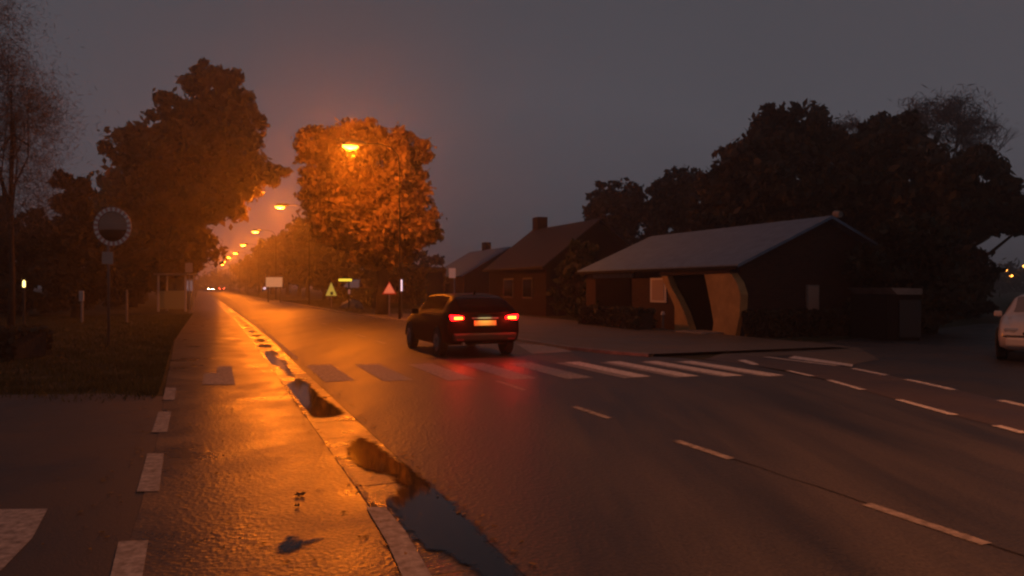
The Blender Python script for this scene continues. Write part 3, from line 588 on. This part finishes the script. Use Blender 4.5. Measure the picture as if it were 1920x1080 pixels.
def make_car(label, paint, loc, rz, tail='off', head='off', group=None, glass='glass', front=None):
    r = root('parked_car' if tail == 'off' and head == 'off' else 'car', loc, rz, label, 'car', group)
    ys = []
    for a, b in zip(STN, STN[1:]):
        k = max(1, int((b[0] - a[0]) / .12)); ys += [a[0] + (b[0] - a[0]) * j / k for j in range(k)]
    ys.append(STN[-1][0]); mb = MB(); vs = []; nr = None
    for y in ys:
        rg = ring(y); full = rg + [(-x, z) for x, z in rg[-2:0:-1]]; nr = len(full); vs += [(x, y, z) for x, z in full]
    fs = [(i * nr + k, i * nr + (k + 1) % nr, (i + 1) * nr + (k + 1) % nr, (i + 1) * nr + k) for i in range(len(ys) - 1) for k in range(nr)]
    fs += [tuple(range(nr)), tuple(range((len(ys) - 1) * nr, len(ys) * nr))]
    body = mb.add(vs, fs).build('body', M[paint], r, smooth=True); body.data.set_sharp_from_angle(angle=R(38))
    for s in (-1, 1):
        g = patch(.60, 1.55, 6.35, 8.1, .006, s, skew=.12); g.build('side_window', M['glass'], r, smooth=True)
        g = patch(1.64, 2.72, 6.35, 8.1, .006, s, skew=-.18); g.build('side_window', M['glass'], r, smooth=True)
        MB().box((s * .93, 2.62, .98), (.16, .11, .13)).build('wing_mirror', M[paint], r, bevel=.03)
    rw = MB()
    for s in (-1, 1): rw = patch(.12, .52, 9.05, 11, .008, s); rw.build('rear_window', M['glass'], r, smooth=True)
    for s in (-1, 1): patch(2.58, 3.08, 8.9, 11, .008, s).build('windscreen', M[glass], r, smooth=True)
    for s in (-1, 1):
        for y in (.78, 3.36):
            w_ = MB(); w_.tube([(s * .70, y, .315), (s * .72, y, .315), (s * .89, y, .315), (s * .905, y, .315)], [.27, .315, .315, .28], 24)
            wh = w_.build('wheel', M['black'], r, smooth=True); wh.data.set_sharp_from_angle(angle=R(40))
            c = MB(); c.tube([(s * .905, y, .315), (s * .915, y, .315)], [.20, .18], 20)
            for q in range(5):
                a = q * 2 * math.pi / 5; c.tube([(s * .918, y, .315), (s * .918, y + math.cos(a) * .17, .315 + math.sin(a) * .17)], .018, 5)
            c.build('rim', M['rim'], wh)
            ar = MB(); ar.tube([(s * .885, y + .36 * math.cos(a), .315 + .36 * math.sin(a)) for a in [math.pi * q / 12 for q in range(13)]], .028, 6); ar.build('wheel_arch', M['black'], r, smooth=True)
    MB().box((0, -.02, .47), (1.50, .14, .17)).build('bumper', M['black'] if paint != 'paintwhite' else M[paint], r, bevel=.04)
    MB().box((0, 4.15, .44), (1.40, .14, .20)).build('bumper', M['black'] if paint != 'paintwhite' else M[paint], r, bevel=.05)
    MB().box((0, 4.13, .60), (.8, .10, .10)).build('grille', M['black'], r, bevel=.02)
    MB().box((0, .01, 1.015), (1.10, .06, .03)).build('boot_edge', M[paint], r, bevel=.01)
    for s in (-1, 1):
        t = MB(); t.prism([(s * .49, -.05, .865), (s * .79, -.03, .835), (s * .82, -.02, .97), (s * .60, -.05, .955), (s * .49, -.05, .925)], (0, .12, 0)).build('tail_light', M['tail' if tail == 'on' else 'tailoff'], r, bevel=.03)
        if tail == 'on':
            b = MB(); b.box((s * .635, -.058, .895), (.19, .014, .05)); b.build('brake_bulb', M['tailhot'], [c for c in r.children if c.name.startswith('tail_light')][-1], bevel=.004)
        MB().box((s * .60, 4.06, .665), (.26, .12, .12)).build('headlight', M['head' if head == 'on' else 'headoff'], r, bevel=.03)
        MB().box((s * .60, -.095, .42), (.16, .012, .035)).build('reflector', M['tailoff'], r)
    MB().box((0, -.035, .78), (.52, .018, .115)).build('number_plate', M['plate'], r, bevel=.004)
    MB().box((0, -.03, .89), (.62, .04, .03)).build('boot_handle', M['metal'], r, bevel=.008)
    MB().tube([(0, .78, 1.40), (0, .70, 1.45), (0, .66, 1.50)], [.035, .022, .006], 6).build('antenna', M[paint], r, smooth=True)
    MB().tube([(-.5, -.02, .33), (-.5, .25, .33)], .03, 8).build('exhaust_pipe', M['metal'], r)
    return r
px0, D0 = 909, 16.75
main_car = make_car('black hatchback with lit red brake lights driving away over the zebra crossing', 'paintblack', ((px0 - 960) / FPX * D0, D0, 0), ROADROT + .0, tail='on')
pl = bpy.data.lights.new('plate_light', 'AREA'); pl.energy = .55; pl.size = .3; pl.color = (1, .8, .4); po = bpy.data.objects.new('plate_light', pl); COL.objects.link(po); po.parent = main_car; po.location = (0, -.14, .89); po.rotation_euler = (R(38), 0, 0); pl.color = (1, .9, .35)
for s in (-1, 1):
    tl_ = bpy.data.lights.new('brake_glow', 'POINT'); tl_.energy = 26; tl_.color = (1, .03, .015); tl_.shadow_soft_size = .08; q = bpy.data.objects.new('brake_glow', tl_); COL.objects.link(q); q.parent = main_car; q.location = (s * .62, -.16, .90)
lc = G(1962, 684)
make_car('light coloured parked car at the right edge facing the camera', 'paintwhite', (lc[0] + .60 * 4.18, lc[1] + .80 * 4.18, 0), R(180 - 36.9), glass='screen')
oc = WR(283, 3.0); far1 = make_car('distant oncoming car with bright headlights at the end of the road', 'paintgrey', (oc.x, oc.y, 0), R(180) + ROADROT + .0155, head='on', )
rc = WR(262, 6.2); M['tail2'] = mat('far_tail_lens', (.4, .01, .01), .3, emit=(1, .05, .03), estr=60)
far2 = make_car('distant car with red tail lights driving away down the road', 'paintred', (rc.x, rc.y, 0), ROADROT + .0155, tail='on')
for c in far2.children:
    if c.name.startswith('tail_light'): c.data.materials[0] = M['tail2']

# ------------------------------------------------------------------ houses
def house(name, u0, u1, v0, v1, ze, zr, label, wall, roofm, ov=.3, chim=None):
    """gabled house parallel to the road, u0 nearer end, v0 front"""
    O = W(u0, v0); r = root(name, O, ROADROT, label, 'house'); L = u1 - u0; Dp = v1 - v0; m = Dp / 2; sl_ = (zr - ze) / (m + ov)
    # local: x = away from road (v), y = along road (u)
    zw = ze + sl_ * ov
    wl = MB(); wl.prism([(0, 0, -.1), (Dp, 0, -.1), (Dp, 0, zw - .07), (m, 0, zr - .07), (0, 0, zw - .07)], (0, L, 0)); wl.build('wall', wall, r)
    rf = MB()
    for s in (0, 1):
        a = (-ov, ze) if s == 0 else (Dp + ov, ze)
        rf.prism([(a[0], -ov, a[1]), (m, -ov, zr), (m, -ov, zr + .10), (a[0], -ov, a[1] + .10)], (0, L + 2 * ov, 0))
    rf.build('roof', roofm, r)
    MB().box((-ov - .05, L / 2, ze + .0), (.11, L + 2 * ov, .10)).build('rain_gutter', M['polemetal'], r)
    if chim:
        MB().box((m + .25, chim, zr + .25), (.7, .9, 1.3)).build('chimney', M['brickdark'], r)
    return r
A_ = Vector((7.3, 24.0)); uA, vA = A_.x * DX + A_.y * DY, A_.x * NX + A_.y * NY
H1 = house('bungalow', uA, uA + 10.6, vA, vA + 7.2, 2.2, 3.88, 'low brick bungalow with a pale grey roof and dark curved entrance', M['brick'], M['roofgrey'])
# features on the road-facing wall: pixel -> local (y along, z up)
def onwall(px, py, x=0.0):
    dx = (px - 960) / FPX; P0 = W(uA, vA + x)
    # P0 + s*(DX,DY) = t*(dx,1)
    s_ = (P0.x - dx * P0.y) / (dx * DY - DX); Y = P0.y + s_ * DY
    return s_, EYE + (HZ - py) / FPX * Y
def wallpoly(name, pts, x0, thick, m, parent=None, close=True):
    ps = [onwall(px, py) for px, py in pts]
    return MB().prism([(x0, a, max(b, .02)) for a, b in ps], (thick, 0, 0)).build(name, m, parent or H1)
def wallrect(name, x0p, x1p, y0p, y1p, x0, thick, m, parent=None, bevel=0):
    a = onwall((x0p + x1p) / 2, y0p); b = onwall((x0p + x1p) / 2, y1p); l = onwall(x0p, y0p)[0]; q = onwall(x1p, y0p)[0]
    return MB().box((x0 + thick / 2, (l + q) / 2, (a[1] + b[1]) / 2), (abs(thick), abs(l - q), abs(a[1] - b[1]))).build(name, m, parent or H1, bevel=bevel)
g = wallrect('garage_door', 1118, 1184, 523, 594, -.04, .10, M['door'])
wallrect('lintel', 1114, 1188, 513, 521, -.07, .14, M['concrete'])
wn = wallrect('window', 1221, 1251, 521, 567, -.05, .08, M['white']); wallrect('blind', 1225, 1247, 525, 563, -.066, .03, M['blind'], wn)
wallpoly('shaded_entrance', [(1256, 517), (1340, 514), (1352, 560), (1358, 631), (1300, 627), (1283, 570)], -.03, .06, M['door'])  # near-black sheet flush with the wall, paints the shade of the entrance opening
wallpoly('plaster_pier', [(1252, 516), (1263, 516), (1272, 540), (1284, 560), (1296, 585), (1303, 605), (1308, 628), (1278, 628), (1278, 575), (1266, 548)], -.30, .29, M['plaster'])
wallpoly('plaster_pier', [(1334, 513), (1383, 511), (1396, 530), (1403, 552), (1401, 590), (1393, 630), (1349, 630), (1352, 605), (1346, 570), (1340, 540)], -.30, .29, M['plaster'])
wallpoly('porch_beam', [(1250, 510), (1384, 505), (1384, 512), (1250, 517)], -.33, .34, M['brick'])
MB().box((-.6, 1.15, .04), (1.1, 1.5, .14)).build('door_step', M['concrete'], H1, bevel=.02)
# gable window with sill
gw = MB().box((3.0, -.03, 1.15), (.52, .08, 1.0)).build('window', M['concrete'], H1); MB().box((3.0, -.075, 1.15), (.42, .02, .9)).build('pane', M['blind'], gw)
MB().box((3.0, -.08, .63), (.85, .16, .07)).build('window_sill', M['concrete'], H1)
MB().tube([(3.9, -.36, 4.02), (3.9, -.1, 4.06)], [.11, .12], 8).build('ridge_cap', M['concrete'], H1)
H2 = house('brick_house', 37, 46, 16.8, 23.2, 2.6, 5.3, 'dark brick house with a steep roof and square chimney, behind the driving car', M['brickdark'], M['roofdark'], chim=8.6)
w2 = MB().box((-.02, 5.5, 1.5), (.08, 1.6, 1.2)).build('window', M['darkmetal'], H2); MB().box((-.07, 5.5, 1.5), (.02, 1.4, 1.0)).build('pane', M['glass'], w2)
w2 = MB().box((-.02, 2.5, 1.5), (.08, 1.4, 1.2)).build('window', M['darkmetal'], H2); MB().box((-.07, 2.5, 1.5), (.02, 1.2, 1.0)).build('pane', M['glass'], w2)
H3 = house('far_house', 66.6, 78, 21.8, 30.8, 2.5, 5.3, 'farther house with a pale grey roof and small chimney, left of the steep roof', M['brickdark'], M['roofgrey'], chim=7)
w3 = MB().box((-.02, 5.5, 1.4), (.08, 1.8, 1.2)).build('window', M['darkmetal'], H3); MB().box((-.07, 5.5, 1.4), (.02, 1.6, 1.0)).build('pane', M['glass'], w3)

hA = G(1160, 612); hB = G(1276, 626)
hedge('clipped_hedge', (W(uA + 7.9, vA - 1.35)).to_2d(), (W(uA + 3.35, vA - 1.35)).to_2d(), .7, .72, 'low clipped hedge in front of the bungalow window', seed=2)
hedge('clipped_hedge', W(uA - .2, vA - .2).to_2d(), W(uA - 1.0, vA + 7.2).to_2d(), .8, .75, 'low dark clipped hedge below the bungalow gable', seed=3)
for (px, py, D, lab) in ((1153, 586, 30.3, 'short garden post with a pale cap at the left end of the low hedge'), (1243, 590, 27.3, 'short garden post with a pale cap in front of the low hedge')):
    p = P(px, py, D); r = root('garden_post', (p.x, p.y, 0), 0, lab, 'post')
    MB().tube([(0, 0, -.1), (0, 0, p.z)], .05, 8).build('post', M['concrete'], r); MB().tube([(0, 0, p.z), (0, 0, p.z + .12)], [.09, .05], 8).build('cap', M['white'], r)
hedge('roadside_hedge', WR(52, 11.2).to_2d(), WR(72, 11.5).to_2d(), 1.2, 1.3, 'dark hedge along the right verge below the glowing tree', leaf='leaf_g', seed=4, size=.16, dens=260)
hedge('tall_hedge', (10.5, 36.5), (24, 39), 1.5, 3.4, 'tall dark hedge behind the bungalow garden at the right', seed=5, size=.2, dens=400)
hedge('tall_hedge', WR(58, 17).to_2d(), WR(90, 18).to_2d(), 1.5, 3.0, 'tall hedge behind the triangular signs across the road', leaf='leaf_a', seed=6, size=.22, dens=260)
hedge('box_hedge', (-15, 16.9), (-10.7, 16.7), 1.2, .62, 'dark block shaped hedge at the left edge of the picture', seed=7)
# garden shed with pale roof edge
s0 = P(1694, 547, 22); r = root('garden_shed', (s0.x, s0.y, 0), .15, 'low dark garden shed with a pale flat roof, under the trees at the right', 'shed')
MB().box((0, .9, .68), (1.05, 1.8, 1.36)).build('wall', M['polemetal'], r); MB().prism([(-.30, -.15, 1.36), (.50, -.15, 1.36), (.50, -.15, 1.54), (-.52, -.15, 1.56)], (0, 2.1, 0)).build('roof', M['concrete'], r)
MB().box((.2, -.02, .65), (.7, .04, 1.1)).build('door', M['darkmetal'], r)
lw = G(1668, 628); tag(MB().prism([(-.75, -.12, -.05), (.8, -.12, -.05), (.8, -.12, .14), (-.5, -.12, .26), (-.75, -.12, .30)], (0, .24, 0)).build('garden_wall', M['concrete'], loc=(lw[0], lw[1], 0), bevel=.02), 'low pale garden wall beside the dark drive', 'wall')

# ------------------------------------------------------------------ street furniture
# round traffic mirror with chequered rim
D = 20.0; c = P(212, 425, D); r = root('traffic_mirror', (c.x, c.y, 0), .28, 'round convex traffic mirror with a red and white rim on a grey pole', 'traffic mirror')
MB().tube([(-.12, .05, -.1), (-.12, .05, c.z - .2), (-.1, .03, c.z)], .038, 10).build('pole', M['metal'], r, smooth=True)
mb = MB(); N = 40
for ra, rb, y in ((.40, .47, 0),):
    pass
def disc(r0, r1, y0, y1, seg, pick):
    m = MB(); n = 44
    for k in range(n):
        if not pick(k): continue
        a, b = 2 * math.pi * k / n, 2 * math.pi * (k + 1) / n
        q = [(math.cos(a) * r0 * .93, y0, math.sin(a) * r0 * 1.06), (math.cos(b) * r0 * .93, y0, math.sin(b) * r0 * 1.06), (math.cos(b) * r1 * .93, y0, math.sin(b) * r1 * 1.06), (math.cos(a) * r1 * .93, y0, math.sin(a) * r1 * 1.06)]
        m.prism([(x, y, z + c.z) for x, y, z in q], (0, y1 - y0, 0))
    return m
disc(.38, .49, -.06, .0, 0, lambda k: True).build('rim', M['rimpale'], r)
tag(disc(.385, .485, -.068, -.061, 0, lambda k: k % 2 == 0).build('white_segments', M['segwhite'], r), None, None, None, 'stuff')
mm = MB(); vs = [(0, -.09, c.z)]; fs = []
for j in range(1, 6):
    for k in range(32):
        a = 2 * math.pi * k / 32; rr = .38 * j / 5; vs.append((math.cos(a) * rr * .93, -.09 + .05 * (j / 5) ** 2, c.z + math.sin(a) * rr * 1.06))
fs = [(0, 1 + k, 1 + (k + 1) % 32) for k in range(32)] + [(1 + (j - 1) * 32 + k, 1 + j * 32 + k, 1 + j * 32 + (k + 1) % 32, 1 + (j - 1) * 32 + (k + 1) % 32) for j in range(1, 5) for k in range(32)]
mm.add(vs, fs).build('mirror_glass', M['mirror'], r, smooth=True)
MB().box((-.13, 0, P(0, 484, D).z), (.27, .03, .33)).build('small_sign', M['signgrey'], r, bevel=.01)

# bus shelter
D = 47.5; a = P(297, 583, D); b = P(348, 583, D); L = b.x - a.x; r = root('bus_shelter', ((a.x + b.x) / 2, D, 0), 0, 'small glass bus shelter on the left verge', 'bus shelter')
for sx in (-1, 1):
    for y in (0, 1.2):
        MB().box((sx * L / 2, y, 1.15), (.09 if y else .11, .09, 2.3)).build('post', M['white'], r)
MB().box((0, .6, 2.36), (L + .4, 1.7, .12)).build('roof', M['concrete'], r, bevel=.03)
M['shglass'] = mat('shelter_glass', (.8, .85, .8), .1, trans=.9, spec=.5)
MB().box((0, 1.2, 1.2), (L - .12, .012, 1.9)).build('back_panel', M['shglass'], r)
MB().box((0, .0, .75), (L - .14, .012, 1.15)).build('front_panel', mat('frosted_green_panel', (.42, .40, .20), .5), r)
MB().box((0, .9, .48), (L - .4, .35, .05)).build('bench', M['door'], r)
p = P(355, 502, 45); r = root('bus_stop_sign', (p.x, p.y, 0), 0, 'bus stop pole with a pale square sign beside the glass shelter', 'bus stop sign')
MB().tube([(0, 0, -.1), (0, 0, p.z + .35)], .035, 8).build('pole', M['metal'], r); MB().box((0, -.05, p.z), (.44, .03, .56)).build('sign_panel', M['signgrey'], r, bevel=.01)
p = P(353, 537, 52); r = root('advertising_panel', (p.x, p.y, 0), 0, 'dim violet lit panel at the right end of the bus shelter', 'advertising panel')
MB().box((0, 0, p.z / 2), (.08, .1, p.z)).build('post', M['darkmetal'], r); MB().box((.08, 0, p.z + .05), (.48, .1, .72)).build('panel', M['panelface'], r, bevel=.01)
MB().tube([(-.12, -.08, p.z - .06), (-.12, -.04, p.z - .06)], .06, 10).build('bulb', M['whitetube'], r)
# post, bollard, thin post, small signs
p = P(154, 566, 33); r = root('white_bollard', (p.x, p.y, 0), 0, 'short white bollard left of the traffic mirror pole', 'bollard')
MB().tube([(0, 0, -.1), (0, 0, .75), (0, 0, 1.3)], [.06, .06, .06], 10).build('post', M['metal'], r); MB().box((0, -.05, P(0, 555, 33).z), (.22, .06, .46)).build('plate', M['white'], r, bevel=.02)
p = P(238, 566, 33); tag(MB().tube([(0, 0, -.1), (0, 0, 1.42), (0, 0, 1.46)], [.05, .05, .02], 8).build('marker_post', M['concrete'], loc=(p.x, p.y, 0)), 'thin grey marker post right of the traffic mirror pole', 'post')
p = P(45, 533, 26); r = root('garden_lamp', (p.x, p.y, 0), 0, 'lit warm white lamp on a post among the dark trees at the far left', 'garden lamp')
MB().tube([(0, 0, -.1), (0, 0, p.z - .1)], .04, 8).build('post', M['darkmetal'], r); MB().tube([(0, 0, p.z - .14), (0, 0, p.z - .08), (0, 0, p.z + .08), (0, 0, p.z + .14)], [.02, .045, .045, .02], 10).build('lamp_glass', M['warmlamp'], r)
p = P(849, 512, 28); r = root('road_sign', (p.x, p.y, 0), .2, 'square pinkish road sign on a thin pole behind the driving car', 'road sign')
MB().tube([(.06, .03, -.1), (.06, .03, p.z + .2)], .028, 8).build('pole', M['metal'], r); MB().box((-.02, 0, p.z), (.25, .02, .37)).build('sign_panel', M['signglow'], r, bevel=.006)
# signs across the road
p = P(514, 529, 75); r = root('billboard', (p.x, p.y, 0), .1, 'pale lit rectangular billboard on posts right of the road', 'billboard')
MB().box((0, 0, p.z), (1.6, .12, .98)).build('board', M['billface'], r, bevel=.01)
for sx in (-.6, .6): MB().box((sx, .1, p.z / 2), (.08, .08, p.z)).build('leg', M['darkmetal'], r)
MB().tube([(-.9, -.2, p.z - .62), (-.9, -.1, p.z - .62)], .12, 10).build('lamp', M['whitetube'], r)
def tri(px, py, D, w_, h, face, border, name, label, cat):
    p = P(px, py, D); r = root(name, (p.x, p.y, 0), .15, label, cat)
    MB().tube([(0, .05, -.1), (0, .05, p.z)], .035, 8).build('pole', M['metal'], r)
    q = lambda s, y: [(-w_ / 2 * s, y, p.z - h * .45 * s), (w_ / 2 * s, y, p.z - h * .45 * s), (0, y, p.z + h * .55 * s)]
    MB().prism(q(1, 0), (0, .03, 0)).build('border', border, r); MB().prism(q(.80, -.006), (0, .005, 0)).build('face', face, r); return r
tri(730, 541, 38, .74, .66, M['signglow'], M['redborder'], 'warning_sign', 'triangular warning sign with a red border across the road', 'warning sign')
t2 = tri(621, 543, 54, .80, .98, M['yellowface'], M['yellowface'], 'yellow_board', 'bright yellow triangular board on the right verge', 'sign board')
MB().box((.04, -.012, P(0, 550, 54).z), (.18, .006, .22)).build('cutout', M['darkmetal'], t2)
p = P(647, 525, 50); r = root('strip_light', (p.x, p.y, 0), 0, 'yellow lit strip light on a canopy post above the verge', 'strip light')
MB().tube([(-.42, 0, p.z), (.44, 0, p.z)], .085, 10).build('tube', M['yellowtube'], r); MB().box((0, .15, p.z + .15), (.95, .5, .08)).build('canopy', M['door'], r)
MB().box((.22, .15, p.z / 2), (.08, .08, p.z + .15)).build('post', M['darkmetal'], r); MB().box((.28, -.02, P(0, 547, 50).z), (.16, .06, .3)).build('notice', M['signglow'], r, bevel=.03)
p = P(753, 535, 37.5); r = root('light_tube', (p.x, p.y, 0), 0, 'upright white light tube right of the red bordered triangle', 'light tube')
MB().tube([(0, 0, p.z - .29), (0, 0, p.z + .29)], .042, 10).build('tube', M['whitetube'], r); MB().box((0, .07, p.z / 2 + .1), (.06, .06, p.z + .4)).build('post', M['darkmetal'], r)
# rock on the right verge, leaves on the path
p = G(556, 565); rk = MB(); random.seed(9)
rk.tube([(-.8, 0, .05), (-.5, 0, .15), (0, .1, .3), (.4, 0, .2), (.8, 0, .05)], [.1, .35, .45, .4, .1], 9)
rk.v = [(a + random.uniform(-.06, .06), b + random.uniform(-.06, .06), max(c_ + random.uniform(-.06, .06), -.05)) for a, b, c_ in rk.v]
tag(rk.build('boulder', M['concrete'], smooth=False, loc=(WR(52, 9.2).x, WR(52, 9.2).y, 0)), 'pale boulder on the right verge under the billboard', 'boulder')
def fallen_leaf(px, py, z, s, label):
    p = G(px, py); random.seed(int(px)); m = MB(); n = 12; vs = [(0, 0, .012)]
    for k in range(n):
        a = 2 * math.pi * k / n; rr = s * (1 if k % 2 else .6) * random.uniform(.8, 1.1); vs.append((math.cos(a) * rr, math.sin(a) * rr * 1.3, .004 + .01 * (k % 3)))
    m.add(vs, [(0, 1 + k, 1 + (k + 1) % n) for k in range(n)])
    tag(m.build('fallen_leaf', M['bark'], loc=(p[0], p[1], z)), label, 'leaf', 'fallen leaves on the cycle path')
fallen_leaf(562, 931, .006, .045, 'dark fallen leaf in the middle of the cycle path, above the puddle')
fallen_leaf(557, 952, .006, .022, 'tiny dark leaf just below the larger fallen leaf')

# ------------------------------------------------------------------ haze
hz = MB(); hz.box((60, 260, 12.5), (760, 720, 29)); ho = hz.build('haze', None)
hm = bpy.data.materials.new('mist'); hm.use_nodes = True; n = hm.node_tree; n.nodes.remove(n.nodes['Principled BSDF'])
pvn = n.nodes.new('ShaderNodeVolumePrincipled'); pvn.inputs['Color'].default_value = (.92, .90, .92, 1); pvn.inputs['Density'].default_value = .0018; pvn.inputs['Anisotropy'].default_value = .78
n.links.new(pvn.outputs[0], n.nodes['Material Output'].inputs['Volume']); ho.data.materials.append(hm); tag(ho, None, None, None, 'stuff')
